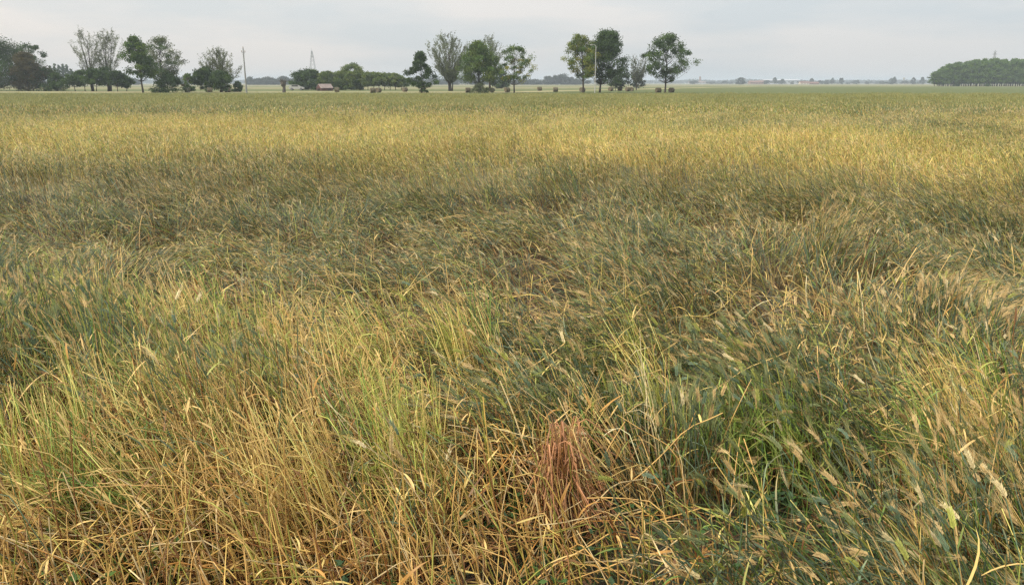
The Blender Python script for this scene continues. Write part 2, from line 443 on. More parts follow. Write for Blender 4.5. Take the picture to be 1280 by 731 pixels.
def heads(B, P, th, a, hc, ac, hl, full, aw=0.0011, aln=(0.07, 0.13), nawn=14):
    """ears with awns, continuing each stem"""
    n = len(P); tip = P[:, -1]
    S = 4 if full else 3
    H, _, _ = curve(tip[:, 0], tip[:, 1], tip[:, 2], hl, a, rng.normal(0, 0.2, n), th, th + rng.uniform(0.05, 0.7, n), S)
    s_ = np.linspace(0, 1, S)
    cw = 0.0056 if full else 0.0085
    w = np.repeat((cw * np.array([0.5, 1.0, 0.95, 0.25])[None, :] if full else cw * np.array([0.5, 1, 0.3])[None, :]), n, 0)
    c = np.repeat(hc[:, None, :], S, 1)
    if full: B.tubes(H, w, c)
    else: B.ribbons(H, w, randvec(n), c)
    T = unit(H[:, -1] - H[:, 0]); u = unit(np.cross(T, randvec(n))); v = np.cross(T, u)
    if full:
        for j in range(14):
            f = 0.04 + 0.90 * (j / 14); sg = 1 if j % 2 else -1
            p, t = at(H, np.full(n, f))
            o = (u * sg + v * 0.35 * math.sin(j * 2.1))
            b = p + o * 0.0015
            e = b + t * 0.0125 + o * 0.0068
            B.diamonds(b, e, np.full(n, 0.0062), v + 0.4 * u, mixc(hc, hc * 1.25, rng.random(n)))
    for j in range(nawn):
        f = rng.uniform(0.05, 1.0, n); p, t = at(H, f); ph = rng.uniform(0, 2 * math.pi, n)
        o = u * np.cos(ph)[:, None] + v * np.sin(ph)[:, None]
        ln = rng.uniform(aln[0], aln[1], n)[:, None]
        e = p + (t + o * rng.uniform(0.10, 0.42, n)[:, None]) * ln
        e[:, 2] = np.maximum(e[:, 2], 0.01)
        B.spikes(p + o * 0.002, e, np.full(n, aw), randvec(n), mixc(ac, ac * 1.3, rng.random(n)))

def stand(B, x, y, lodm, az, yel, st, tan, level):
    n = len(x); r = rng.random
    near = level <= 1
    L = rng.uniform(0.58, 0.86, n) * (0.62 + 0.72 * fbm(x * 0.9, y * 0.9, 33, 2)) * (1 - 0.35 * hollow(x, y))
    lean = np.clip(lodm + rng.normal(0, 0.14, n) + (vn(x * 4.3, y * 4.3, 61) - .5) * .35, 0, 1.05)
    th0 = R(2) + lean * R(52) + rng.normal(0, 0.05, n); th1 = R(8) + lean * R(80) + rng.normal(0, 0.16, n)
    a = az + rng.normal(0, 0.42, n) + (vn(x * 3.1, y * 3.1, 63) - .5) * 1.5 + np.where(lean < 0.2, rng.normal(0, 0.8, n), 0)
    S = {0: 8, 1: 6, 2: 4, 3: 3}[level]
    kk = r(n) < (0.20 + 0.30 * st + 0.15 * lodm)
    ka = np.where(kk, rng.uniform(0.5, 1.9, n), 0); ks = rng.uniform(0.35, 0.85, n); L = L * (1 - 0.26 * sstep(.45, .9, lodm) - 0.10 * sstep(9, 13, y))
    if level >= 2: th1 = th1 + np.abs(rng.normal(0, .45, n)); ka *= 0
    z0 = np.zeros(n) + (r(n) * 0.12 * lodm)
    if level >= 2:                                    # only the visible upper part of the stem
        z0 = z0 + 0.22 * (1 - lodm); L = L * (1 - 0.22 * (1 - lodm))
    P, th, ae = curve(x, y, z0, L * 0.92, a, rng.normal(0, 0.25, n), th0, th1, S, 1.4, ks, ka)
    far = sstep(30, 60, y)
    base = pick(r(n), [BLUEG, GREEN, YGREEN, YELLOW, STRAW, BROWN],
                [0.60 * (1 - yel) * (1 - st) + .05, 0.25 * (1 - st), 0.13 + 0.35 * yel + 0.25 * st, 0.05 + 0.85 * yel + 0.1 * st, 0.04 + 0.12 * tan + 1.1 * st + 1.8 * np.clip(yel - .65, 0, 1), 0.06 + 0.22 * st])
    fresh = blob(x, y, 1000, 490, 80, 42); fm = r(n) < fresh * 1.5; base[fm] = np.array([0.26, 0.38, 0.07])
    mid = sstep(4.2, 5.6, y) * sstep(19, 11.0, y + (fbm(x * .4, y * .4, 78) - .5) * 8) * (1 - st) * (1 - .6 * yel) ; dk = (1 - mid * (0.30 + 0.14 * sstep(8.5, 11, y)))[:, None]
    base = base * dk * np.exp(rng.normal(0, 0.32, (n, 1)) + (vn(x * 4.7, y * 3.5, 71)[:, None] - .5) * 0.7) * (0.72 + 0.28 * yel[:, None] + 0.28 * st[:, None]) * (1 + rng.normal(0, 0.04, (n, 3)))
    base = mixc(base, np.array([0.26, 0.27, 0.080]), far * .7)
    foot = mixc(base, np.array([STRAW * 0.8, BROWN])[rng.integers(0, 2, n)], (np.full(n, 0.35) + 0.4 * r(n)) * (1 - far * .8))
    s_ = np.linspace(0, 1, S)
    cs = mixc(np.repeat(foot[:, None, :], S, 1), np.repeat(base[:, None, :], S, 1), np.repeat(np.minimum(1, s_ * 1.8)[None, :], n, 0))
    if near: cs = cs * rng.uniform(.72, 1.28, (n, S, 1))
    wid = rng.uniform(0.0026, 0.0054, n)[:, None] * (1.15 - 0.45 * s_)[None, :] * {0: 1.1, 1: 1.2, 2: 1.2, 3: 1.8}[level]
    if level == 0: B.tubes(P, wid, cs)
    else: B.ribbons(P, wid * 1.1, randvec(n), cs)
    # leaves
    nl = {0: 2, 1: 2, 2: 1, 3: 1}[level]; LS = {0: 6, 1: 5, 2: 3, 3: 3}[level]
    for j in range(nl):
        up = j / max(1, nl - 1) if nl > 1 else 0.8
        m = r(n) < (0.9 if level else 0.85)
        k = m.sum()
        lc = pick(r(k), [BLUEG * 1.05, GREEN, YGREEN, YELLOW, STRAW, BROWN, ORANGE],
                  [(0.25 + 0.5 * up) * (1 - 0.7 * yel[m]) * (1 - 0.6 * st[m]), 0.30 * up * np.ones(k), 0.12 + 0.3 * yel[m] + .1 * st[m], 0.03 + 0.9 * yel[m] + 0.12 * st[m], 0.08 + 0.6 * st[m] + 0.15 * tan[m] + 2.0 * np.clip(yel[m] - .65, 0, 1), 0.26 * (1 - up) + 0.05 + 0.2 * st[m], 0.05 + 0.08 * (1 - up) + 0.05 * st[m] + 0.05 * yel[m]])
        fq = fm[m] & (r(k) < .8); lc[fq] = np.array([0.28, 0.38, 0.07])
        lc = lc * dk[m] * np.exp(rng.normal(0, .25, (k, 1)))
        tc_ = mixc(lc, np.array([STRAW, YELLOW, BROWN])[rng.integers(0, 3, k)], r(k) * 0.8)
        lc = mixc(lc, np.array([0.27, 0.28, 0.080]), far[m] * .75); tc_ = mixc(tc_, lc, far[m])
        sl = np.clip(0.18 + 0.62 * (j + r(k)) / nl, 0, 0.9) if level < 2 else rng.uniform(0.45, 0.95, k)
        Lf = rng.uniform(0.08, 0.20, k) * (1 if level < 3 else 1.1); Wf = rng.uniform(0.0035, 0.0085, k) * {0: 1, 1: 1.1, 2: 1.4, 3: 2.3}[level]
        leaves(B, P[m], sl, Lf, Wf, lc, tc_, LS, 1.25 if near else 1.9, ae[m], 1.2 if near else 3.0)
    # ears
    hp = np.clip((0.55 if level == 0 else 0.85) - 0.45 * st - 0.15 * (y < 3.2), 0.06, 1)
    m = (r(n) < hp) & (np.abs(ka) < 1.2); k = m.sum()
    hc = pick(r(k), [HGREEN, TAN, BLUEG * 1.0, PALE * .85, YGREEN * .8],
              [0.5 * (1 - tan[m]) + 0.1, 0.15 + 0.85 * tan[m], 0.25 * (1 - yel[m]), 0.04 + 0.18 * tan[m], 0.1 + 0.5 * yel[m]]) * rng.uniform(0.8, 1.2, (k, 1))
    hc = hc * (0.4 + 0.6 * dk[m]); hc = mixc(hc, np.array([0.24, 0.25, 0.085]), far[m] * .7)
    acol = mixc(hc * 1.1, TAN * 1.1, 0.15 + 0.5 * r(k) * tan[m])
    hl = rng.uniform(0.042, 0.070, k)
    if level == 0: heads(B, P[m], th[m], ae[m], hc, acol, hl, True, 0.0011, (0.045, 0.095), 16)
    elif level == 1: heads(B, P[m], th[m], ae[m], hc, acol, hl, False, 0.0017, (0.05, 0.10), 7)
    elif level == 2:
        heads(B, P[m], th[m], ae[m], hc, acol, hl * 1.1, False, 0.006, (0.05, 0.10), 2)
    else:
        tip = P[m][:, -1]; d = unit(P[m][:, -1] - P[m][:, -2]) + rng.normal(0, 0.2, (k, 3))
        B.diamonds(tip, tip + d * 0.12, np.full(k, 0.026), randvec(k), hc)

B = Buf()
def zone(y0, y1, dens, wa, wb, level):
    x, y = sample(y0, y1, dens, wa, wb)
    keep = rng.random(len(x)) < 0.06 + 0.94 * sstep(.33, .52, fbm(x * 1.5, y * 1.5, 41))
    keep &= rng.random(len(x)) < 0.15 + 0.85 * sstep(.38, .60, vn(x * 5.5, y * 4.2, 43)) + 0.5 * (level >= 2)
    keep &= rng.random(len(x)) > 0.93 * hollow(x, y)
    if level == 0: keep &= rng.random(len(x)) < sstep(2.2, 3.5, y + (fbm(x, y, 3) - .5) + 1.6 * sstep(0.2, 1.2, x))
    x, y = x[keep], y[keep]
    l, a, ye, s, t = maps(x, y)
    stand(B, x, y, l, a, ye, s, t, level)
DK = 1.0
zone(1.5, 5.2, 1600 * DK, 0.75, 0.8, 0)
zone(5.2, 12.0, 980 * DK, 0.72, 0.8, 1)
zone(12.0, 34.0, 240 * DK, 0.66, 1.5, 2)
zone(34.0, FIELD_END, 135 * DK, 0.64, 2.5, 3)
crop = B.build('bearded_cereal_crop', M_CROP)
tag(crop, 'ripening bearded cereal field, standing far off and flattened by wind nearer', 'cereal crop', kind='stuff')
del B

# broken golden straw of the near edge: kinked, crossing, lying
B = Buf()
def straw(n, xr, yr, upright, Lr, cols, pr, zmax=0.0):
    x = rng.uniform(*xr, n); y = rng.uniform(*yr, n)
    st = maps(x, y)[3]
    k = rng.random(n) < np.clip(0.25 + st, 0, 1) * (1 - .9 * hollow(x, y)); x, y = x[k], y[k]; n = len(x)
    _, az, *_ = maps(x, y)
    L = rng.uniform(*Lr, n)
    up = rng.random(n) < upright
    a = np.where(up, az + rng.normal(0, 0.8, n), rng.uniform(0, 2 * math.pi, n))
    th0 = np.where(up, np.abs(rng.normal(0.12, 0.18, n)), rng.uniform(0.9, 1.6, n)); th1 = th0 + np.where(up, rng.uniform(-0.05, 0.6, n), rng.normal(0, 0.25, n))
    ka = np.where(rng.random(n) < 0.6, rng.uniform(0.5, 2.3, n), 0) * np.where(up, 1, 0.4)
    z0 = np.where(up, 0, rng.uniform(0.02, 0.36, n) * (0.4 + 0.6 * sstep(2.2, 4.0, y)))
    P, th, ae = curve(x, y, z0, L, a, rng.normal(0, 0.2, n), th0, th1, 9, 1.0, rng.uniform(0.3, 0.9, n), ka)
    c = np.array(cols)[rng.choice(len(cols), n, p=pr)] * rng.uniform(0.7, 1.25, (n, 1))
    s_ = np.linspace(0, 1, 9)
    c2 = mixc(c, BROWN * 1.2, rng.random(n) * 0.6)
    cs = mixc(np.repeat(c2[:, None, :], 9, 1), np.repeat(c[:, None, :], 9, 1), np.repeat(np.minimum(1, s_ * 2)[None, :], n, 0))
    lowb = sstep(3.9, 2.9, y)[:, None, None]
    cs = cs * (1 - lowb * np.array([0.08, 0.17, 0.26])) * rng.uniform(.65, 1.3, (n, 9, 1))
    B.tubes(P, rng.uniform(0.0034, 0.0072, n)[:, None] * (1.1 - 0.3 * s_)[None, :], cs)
    m = rng.random(n) < 0.7; k = m.sum()
    lc = np.array([STRAW, BROWN, ORANGE, YELLOW])[rng.integers(0, 4, k)] * rng.uniform(0.7, 1.2, (k, 1))
    leaves(B, P[m], rng.uniform(0.1, 0.9, k), rng.uniform(0.05, 0.15, k), rng.uniform(0.005, 0.011, k), lc, lc * 0.85, 5, 1.2)
straw(15000, (-4.6, 3.2), (1.9, 6.2), 0.72, (0.25, 0.7), [STRAW, YELLOW, YGREEN, BROWN, PALE], [0.32, 0.22, 0.20, 0.12, 0.14])
straw(2600, (-3.2, 1.0), (2.2, 3.6), 0.45, (0.15, 0.5), [STRAW, YELLOW, ORANGE, BROWN, PALE], [0.36, 0.16, 0.12, 0.22, 0.14])
straw(700, (-6.0, 6.0), (3.5, 9.5), 0.5, (0.35, 0.7), [STRAW, YELLOW, YGREEN, BROWN, PALE], [0.26, 0.2, 0.3, 0.1, 0.14])
# leaning sheaf-like bundles standing out of the broken straw
ctr = [(rng.uniform(20, 640), rng.uniform(440, 660)) for _ in range(125)] + [(rng.uniform(660, 860), rng.uniform(480, 640)) for _ in range(14)] + [(rng.uniform(1210, 1290), rng.uniform(480, 660)) for _ in range(12)] \
    + [(rng.uniform(0, 300), rng.uniform(380, 450)) for _ in range(26)]
for cx_, cy_ in ctr:
    bx, by = G(cx_, cy_, 0.25); n = int(rng.integers(14, 46)); tone = [STRAW, YELLOW, YGREEN * 1.05, PALE, GREEN * 1.3][rng.choice(5, p=[.34, .28, .26, .02, .10] if cy_ > 450 else [.2, .1, .45, 0, .25])]
    if abs(bx - G(695, 545, .45)[0]) < .38 and abs(by - G(695, 545, .45)[1]) < .6: continue
    a0 = R(145) + rng.normal(0, .5); l0 = rng.uniform(.18, .75); sp = rng.uniform(.03, .09)
    kk = rng.random(n) < rng.uniform(.1, .6)
    P, th, ae = curve(bx + rng.normal(0, sp, n), by + rng.normal(0, sp, n), np.zeros(n), rng.uniform(.5, .82, n), a0 + rng.normal(0, .22, n), rng.normal(0, .15, n),
                      l0 + rng.normal(0, .10, n), l0 + .25 + rng.normal(0, .16, n), 9, 1.2, rng.uniform(.55, .92, n), np.where(kk, rng.uniform(.6, 2.1, n), 0))
    c = tone * np.exp(rng.normal(0, .28, (n, 1))); c2 = mixc(c, BROWN * 1.3, rng.random(n) * .7); s_ = np.linspace(0, 1, 9)
    cs = mixc(np.repeat(c2[:, None, :], 9, 1), np.repeat(c[:, None, :], 9, 1), np.repeat(np.minimum(1, s_ * 1.7)[None, :], n, 0)) * rng.uniform(.75, 1.25, (n, 9, 1))
    B.tubes(P, rng.uniform(.0032, .0062, n)[:, None] * (1.15 - .45 * s_)[None, :], cs)
    k = n; q = rng.integers(0, n, k); lc = np.array([tone, STRAW, BROWN, ORANGE, YGREEN])[rng.integers(0, 5, k)] * rng.uniform(.7, 1.15, (k, 1))
    leaves(B, P[q], rng.uniform(.2, .95, k), rng.uniform(.06, .17, k), rng.uniform(.004, .010, k), lc, lc * .85, 5, 1.8)
# a limp tuft of reddish drooping ears, and a bleached fan of straw lying at the left edge
tx, ty = G(700, 570, 0.40)
n = 260
P, th, ae = curve(tx + rng.normal(0, 0.035, n), ty + 0.06 + rng.normal(0, 0.07, n), np.zeros(n), rng.uniform(0.50, 0.85, n), rng.normal(-1.2, 1.0, n), rng.normal(0, .25, n),
                  rng.normal(0.02, .07, n), rng.normal(0.12, .07, n), 14, 1, rng.uniform(0.45, 0.72, n), rng.uniform(2.0, 3.0, n))
c = np.array([PINK * 1.15, PINK, STRAW * .8, BROWN * 1.3])[rng.integers(0, 4, n)] * rng.uniform(0.6, 1.25, (n, 1))
cs = mixc(np.repeat(c[:, None, :], 14, 1) * .55, np.repeat(c[:, None, :], 14, 1), np.repeat(np.linspace(0, 1, 14)[None, :], n, 0)) * rng.uniform(.75, 1.2, (n, 14, 1))
B.tubes(P, rng.uniform(0.003, 0.0065, (n, 1)) * np.ones((1, 14)), cs)
k = 260                                                # brown withered sheaths and blades hanging down the tuft
q = rng.integers(0, n, k); lc = np.array([PINK * .8, BROWN * 1.3, ORANGE * .7])[rng.integers(0, 3, k)] * rng.uniform(.6, 1.2, (k, 1))
leaves(B, P[q], rng.uniform(.1, .7, k), rng.uniform(.06, .2, k), rng.uniform(.004, .010, k), lc, lc * .8, 5, 2.4)
lx, ly = G(40, 640, 0.25)
n = 260
P, th, ae = curve(lx + rng.normal(0.1, 0.28, n), ly + rng.normal(0, 0.12, n), rng.uniform(0.12, 0.26, n), rng.uniform(0.3, 0.6, n), rng.normal(3.1, 0.16, n), rng.normal(0, .1, n),
                  rng.normal(1.5, 0.08, n), rng.normal(1.6, 0.1, n), 5)
c = np.array([STRAW, PALE, BROWN])[rng.integers(0, 3, n)] * rng.uniform(0.8, 1.1, (n, 1))
B.tubes(P, np.full((n, 5), 0.0042), np.repeat(c[:, None, :], 5, 1))
sobj = B.build('broken_straw', M_STRAW)
tag(sobj, 'golden broken and kinked straw along the near edge of the field', 'straw', kind='stuff')

# low green weeds and fallen litter at the bottom of the stand
B = Buf()
n = 1800
x = rng.uniform(-3.2, 2.6, n); y = rng.uniform(2.3, 3.9, n)
k = (fbm(x * 1.3, y * 1.3, 55) > 0.5) | (rng.random(n) < 0.2); x, y = x[k], y[k]; n = len(x)
zz = np.zeros(n)
P, _, ae = curve(x, y, zz, rng.uniform(0.08, 0.28, n), rng.uniform(0, 6.28, n), zz, rng.uniform(0, .4, n), rng.uniform(.2, .9, n), 5)
gc = np.array([[0.055, 0.12, 0.025], [0.08, 0.15, 0.03], [0.05, 0.10, 0.04]])[rng.integers(0, 3, n)]
B.tubes(P, np.full((n, 5), 0.0025), np.repeat(gc[:, None, :], 5, 1))
for j in range(7):
    p, t = at(P, rng.uniform(0.3, 1, n)); d = unit(randvec(n) * np.array([1, 1, .4]) + np.array([0, 0, .3]))
    B.diamonds(p, p + d * rng.uniform(0.02, 0.05, n)[:, None], rng.uniform(0.012, 0.03, n), np.array([0, 0, 1.0]) + 0.5 * randvec(n), gc * rng.uniform(.8, 1.3, (n, 1)))
n = 7000                                              # fine grass blades
x = rng.uniform(-3.2, 3.2, n); y = rng.uniform(1.9, 3.8, n)
k = fbm(x * 1.1 + 3, y * 1.1, 57) > 0.45; x, y = x[k], y[k]; n = len(x); zz = np.zeros(n)
P, _, ae = curve(x, y, zz, rng.uniform(0.08, 0.26, n), rng.uniform(0, 6.28, n), zz, rng.uniform(0, .5, n), rng.uniform(.3, 1.4, n), 5)
gc = np.array([[0.07, 0.14, 0.03], [0.11, 0.18, 0.04], [0.09, 0.13, 0.06]])[rng.integers(0, 3, n)]
B.ribbons(P, np.full((n, 1), 0.0045) * np.array([1, 1, .8, .5, .05])[None, :], randvec(n), np.repeat(gc[:, None, :], 5, 1))
tag(B.build('weeds', M_CROP), 'low green weeds and grass growing through the broken straw', 'weeds', kind='stuff')
B = Buf()
n = 26000                                             # dead litter on the soil
y = np.sqrt(rng.uniform(1.5 ** 2, 12 ** 2, n)); x = rng.uniform(-1, 1, n) * (0.75 * y + 0.8)
P, _, _ = curve(x, y, rng.uniform(0.02, 0.10, n), rng.uniform(0.08, 0.35, n), rng.uniform(0, 6.28, n), rng.normal(0, .3, n), rng.normal(1.5, .15, n), rng.normal(1.55, .2, n), 3)
c = np.array([STRAW * .32, BROWN * .6, BROWN * .35, HGREEN * .5])[rng.integers(0, 4, n)] * rng.uniform(.7, 1.2, (n, 1))
B.ribbons(P, np.repeat(rng.uniform(0.004, 0.012, n)[:, None], 3, 1), np.array([0, 0, 1.0]) + 0.4 * randvec(n), np.repeat(c[:, None, :], 3, 1))
tag(B.build('leaf_litter', M_STRAW), 'dead brown leaves matted on the soil under the crop', 'litter', kind='stuff')

# ------------------------------------------------------------------ trees
PROF = {
    'round': [(0, .35), (.15, .72), (.4, 1), (.7, .88), (.9, .5), (1, .12)],
    'egg':   [(0, .45), (.2, .95), (.45, 1), (.7, .72), (.88, .42), (1, .12)],
    'drop':  [(0, .15), (.2, .45), (.45, .8), (.7, 1), (.88, .75), (1, .25)],
    'broad': [(0, .6), (.2, .95), (.5, 1), (.8, .75), (1, .25)],
    'column': [(0, .7), (.3, 1), (.6, .9), (.85, .6), (1, .15)],
    'mound': [(0, .96), (.3, 1), (.6, .85), (.85, .55), (1, .12)],
    'cone':  [(0, .7), (.15, 1), (.4, .86), (.65, .62), (.85, .36), (1, .1)],
    'tall':  [(0, .6), (.2, 1), (.45, .95), (.7, .76), (.9, .5), (1, .2)],
    'fir':   [(0, .9), (.2, 1), (.5, .72), (.75, .42), (1, .08)],
}
def tree_mesh(H, Rx, cb, prof, nclump, nleaf, leaf, csz, cols, seed, trunk_r=0.25, airy=0.0, lean=0.0, nstem=1):
    if seed < 150 or seed > 180: nclump = int(nclump * 1.35); nleaf = int(nleaf * (1.6 if airy < .5 else 2.3)); leaf *= 1.25 if airy < .5 else 1.2
    """crown Buf and wood Buf, base at origin. cb = height of the crown's lower edge"""
    g = np.random.default_rng(seed)
    pr = np.array(PROF[prof]); CH = H - cb
    wood = Buf(); cr = Buf(); bc = np.array([0.07, 0.058, 0.045])
    ph = g.uniform(0, 6.28, 4)
    # clump centres spread through the crown
    t = np.sort(g.random(nclump) ** 0.85); t[-1] = 0.97
    ang = g.uniform(0, 6.28, nclump); rr = np.sqrt(g.uniform(0.10 if airy < .5 else 0.25, 1.22 if airy < .5 else 1.1, nclump))
    lump = 1.06 + 0.16 * np.sin(ang * 2 + ph[0] + t * 5) + 0.13 * np.sin(ang * 3 + ph[1] - t * 9) + 0.10 * np.sin(t * 23 + ph[2])
    rad = np.interp(t, pr[:, 0], pr[:, 1]) * Rx * rr * lump * (1 - 0.12 * csz / max(Rx, .1))
    cx = np.cos(ang) * rad + lean * t; cy = np.sin(ang) * rad; cz = cb + t * CH - csz * 0.25 * t
    # wood: stems, then a limb to each clump
    forks = []
    for sidx in range(nstem):
        off = (sidx - (nstem - 1) / 2) * 0.28
        a0 = ph[3] + sidx * 2.4
        k = 7; zz = np.linspace(0, 1, k) ** 1.0
        topz = cb + CH * (0.62 if airy < .5 else 0.75)
        X = off + np.cos(a0) * zz ** 1.5 * Rx * 0.28 * (nstem > 1) + g.normal(0, 0.06, k).cumsum() * .6 + lean * zz * .5
        Yv = np.sin(a0) * zz ** 1.5 * Rx * 0.28 * (nstem > 1) + g.normal(0, 0.06, k).cumsum() * .6
        X[0] = off; Yv[0] = 0
        P = np.stack([X, Yv, zz * topz], 1)[None]
        wood.tubes(P, (trunk_r * 2 * np.array([1.25, .95, .85, .72, .55, .4, .25]) * (1 if nstem == 1 else 1.1 / nstem ** .6))[None], np.tile(bc, (1, k, 1)))
        forks.append(P[0])
    for i in range(nclump):
        S0 = forks[i % nstem]; target = np.array([cx[i], cy[i], cz[i]])
        zf = np.clip((cz[i] - (0.55 if airy < .5 else 1.0) * (rad[i] + 0.25 * CH) - .2), cb * 0.75, S0[-1, 2] * .98)
        b = np.array([np.interp(zf, S0[:, 2], S0[:, j]) for j in range(3)])
        k = 5; s = np.linspace(0, 1, k)[:, None]
        bend = np.array([0, 0, -0.18 if airy < .5 else -0.10]) * np.linalg.norm(target - b)
        P = b * (1 - s) + target * s + bend * (4 * s * (1 - s)) * .6 + g.normal(0, 0.07, (k, 3)) * (s * (1 - s) * 4)
        wr = trunk_r * (0.5 if airy < .5 else 0.22) * (0.6 + 0.4 * g.random())
        wood.tubes(P[None], (wr * np.array([1, .75, .5, .3, .12]))[None], np.tile(bc, (1, k, 1)))
        if airy:                                       # fine twigs that carry the thin foliage
            nt_ = 6
            f = g.uniform(0.45, 1, nt_); base = b * (1 - f)[:, None] + target * f[:, None] + bend * (4 * f * (1 - f))[:, None] * .6
            d = unit(g.normal(0, 1, (nt_, 3)) + unit(target - b) * 1.5 + np.array([0, 0, .8])) * g.uniform(.6, 1.5, (nt_, 1)) * csz
            wood.ribbons(np.stack([base, base + d * .5 + g.normal(0, .05, (nt_, 3)), base + d], 1), np.tile([.05, .035, .02], (nt_, 1)), unit(g.normal(0, 1, (nt_, 3))), np.tile(bc * 1.2, (nt_, 3, 1)))
            m = nleaf; which = g.integers(0, nt_, m); q = g.random(m)[:, None]
            p = base[which] + d[which] * q * 1.15 + g.normal(0, 0.10 * csz, (m, 3))
        else:
            m = nleaf; cs_ = csz * g.uniform(.5, 1.25) if seed < 150 or seed > 180 else csz
            v = unit(g.normal(0, 1, (m, 3))) * (g.random(m)[:, None] ** 0.45) * cs_ * g.uniform(.8, 1.1) * np.array([1.1, 1.1, .75])
            v *= 1 + 0.35 * np.sin(v[:, :1] * 5 / csz + ph[0]) * np.cos(v[:, 1:2] * 5 / csz + i)
            p = target + v
        c = np.array(cols)[g.integers(0, len(cols))] * g.uniform(.8, 1.2)
        cc = c * g.uniform(.75, 1.25, (m, 1))
        d = unit(g.normal(0, 1, (m, 3))) * (leaf * g.uniform(.6, 1.3, (m, 1)))
        cr.diamonds(p, p + d, leaf * g.uniform(.5, .9, m), unit(g.normal(0, 1, (m, 3))), cc)
    return cr, wood

def tree(name, label, px, top, base, pxl, pxr, D, prof, cols, seed, cbf=0.28, ncl=60, nleaf=90, leaf=.24, csz=None, tr=None, airy=0.0, group=None, cat='tree', nstem=1, kids=('crown', 'trunk')):
    x, zt = XZ(px, top, D)
    xl, _ = XZ(pxl, top, D); xr, _ = XZ(pxr, top, D)
    Rx = (xr - xl) / 2; H = zt; mid = (xl + xr) / 2
    csz = (csz or Rx * 0.30) * (1.15 if airy < .5 else 1.0)
    cr, wd = tree_mesh(H, Rx, H * cbf, prof, ncl, nleaf, leaf, csz, cols, seed, tr or max(.10, H * .018), airy, (mid - x) * 1.0, nstem)
    root = thing(name, (x, D, -0.06), label, cat, group)
    cr.build(kids[0], M_LEAF, root); wd.build(kids[1], M_BARK_ATTR, root)
    return root
M_BARK_ATTR = mat_attr('bark_wood', 0, 0.95, 0.1)
DK1 = [[0.052, 0.092, 0.022], [0.070, 0.118, 0.026], [0.042, 0.074, 0.021]]
MG = [[0.095, 0.160, 0.030], [0.125, 0.185, 0.038], [0.070, 0.120, 0.028]]
YG = [[0.21, 0.235, 0.030], [0.26, 0.26, 0.038], [0.13, 0.17, 0.032]]
GY = [[0.13, 0.155, 0.070], [0.17, 0.20, 0.09], [0.11, 0.13, 0.06]]
OL = [[0.085, 0.070, 0.025], [0.07, 0.07, 0.025], [0.10, 0.085, 0.03]]
BL = [[0.035, 0.05, 0.028], [0.045, 0.06, 0.032]]

# left group
tree('broadleaf_tree', 'dark dense tree cut by the left edge of the picture', -14, 48, 112, -50, 26, 212, 'mound', DK1 + [[.06, .07, .04]], 11, .08, 130, 130)
tree('broadleaf_tree', 'loose dark tree behind the olive brown tree near the left edge', 33, 54, 112, 14, 52, 222, 'drop', DK1, 12, .2, 36, 80, csz=.9)
tree('broadleaf_tree', 'olive brown bushy tree second from the left edge', 28, 66, 112, 13, 46, 208, 'column', OL, 13, .06, 84, 110)
tree('broadleaf_shrub', 'dark rounded shrub right of the olive brown tree', 53, 84, 112, 36, 74, 210, 'mound', DK1 + OL[:1], 14, .05, 40, 90, cat='shrub')
tree('broadleaf_shrub', 'low dark shrub at the right end of the left thicket', 69, 92, 112, 56, 82, 206, 'mound', DK1, 15, .05, 30, 90, cat='shrub')
for i, px in enumerate((62, 68, 73, 78, 83, 88)):      # far conifers
    tree('dark_conifer', 'far bluish conifer of the row seen over the left thicket', px, 80 + [2, 0, 1, 0, 1, 6][i], 96, px - 4, px + 4, 520, 'fir', DK1, 20 + i, .1, 26, 60, .4, group='far conifers over the left thicket', cat='conifer')
tree('sparse_tree', 'tall nearly bare tree with upswept limbs, left one of the pair', 106, 36, 112, 84, 124, 205, 'drop', GY, 31, .22, 46, 46, .16, 1.1, .32, 1.0, nstem=2)
tree('sparse_tree', 'tall nearly bare tree with upswept limbs, right one of the pair', 128, 37, 112, 110, 152, 208, 'drop', GY, 32, .2, 52, 50, .16, 1.1, .34, 1.0, nstem=3)
for i, (px, tp, wd_) in enumerate(((91, 91, 10), (103, 88, 12), (117, 86, 13), (131, 84, 13), (144, 89, 11), (156, 95, 9))):
    lab = ['small end pollard tree at the left of the low row', 'second pollard tree from the left in the low row', 'dark pollard tree under the pair of bare trees, left of centre',
           'tallest pollard tree of the low row under the bare trees', 'flat topped pollard tree just left of the dark green field tree', 'lowest pollard tree half behind the dark green field tree'][i]
    tree('pollard_tree', lab, px, tp, 112, px - wd_, px + wd_, 198 + i % 2 * 4, 'broad', DK1, 40 + i, .30, 34, 80, group='low pollard trees in a row at the left')
tree('broadleaf_tree', 'dark green tree with one clear trunk in front of the pollards', 171, 46, 115, 148, 184, 172, 'egg', DK1 + MG[:2], 51, .27, 70, 80)
tree('broadleaf_tree', 'grey green thinly leaved tall tree touching the dark green one', 196, 46, 116, 180, 219, 180, 'round', GY + MG[2:] * 2, 52, .18, 80, 62, .2)
tree('broadleaf_shrub', 'dark bush at the foot of the thinly leaved tall tree', 208, 93, 115, 190, 226, 176, 'mound', DK1, 53, .05, 34, 90, cat='shrub')
tree('broadleaf_shrub', 'narrow olive bush right of the dark bush', 233, 92, 113, 226, 241, 200, 'column', MG + OL[:1], 54, .05, 22, 70, cat='shrub')
tree('sparse_tree', 'airy grey green tree rising from dark undergrowth left of the pole', 272, 60, 114, 249, 294, 185, 'round', GY, 55, .2, 70, 50, .17, 1.0, .25, 1.0, nstem=2)
tree('broadleaf_shrub', 'dark shrub hiding the foot of the airy tree, left half', 255, 84, 114, 242, 268, 182, 'round', DK1, 56, .12, 40, 90, cat='shrub')
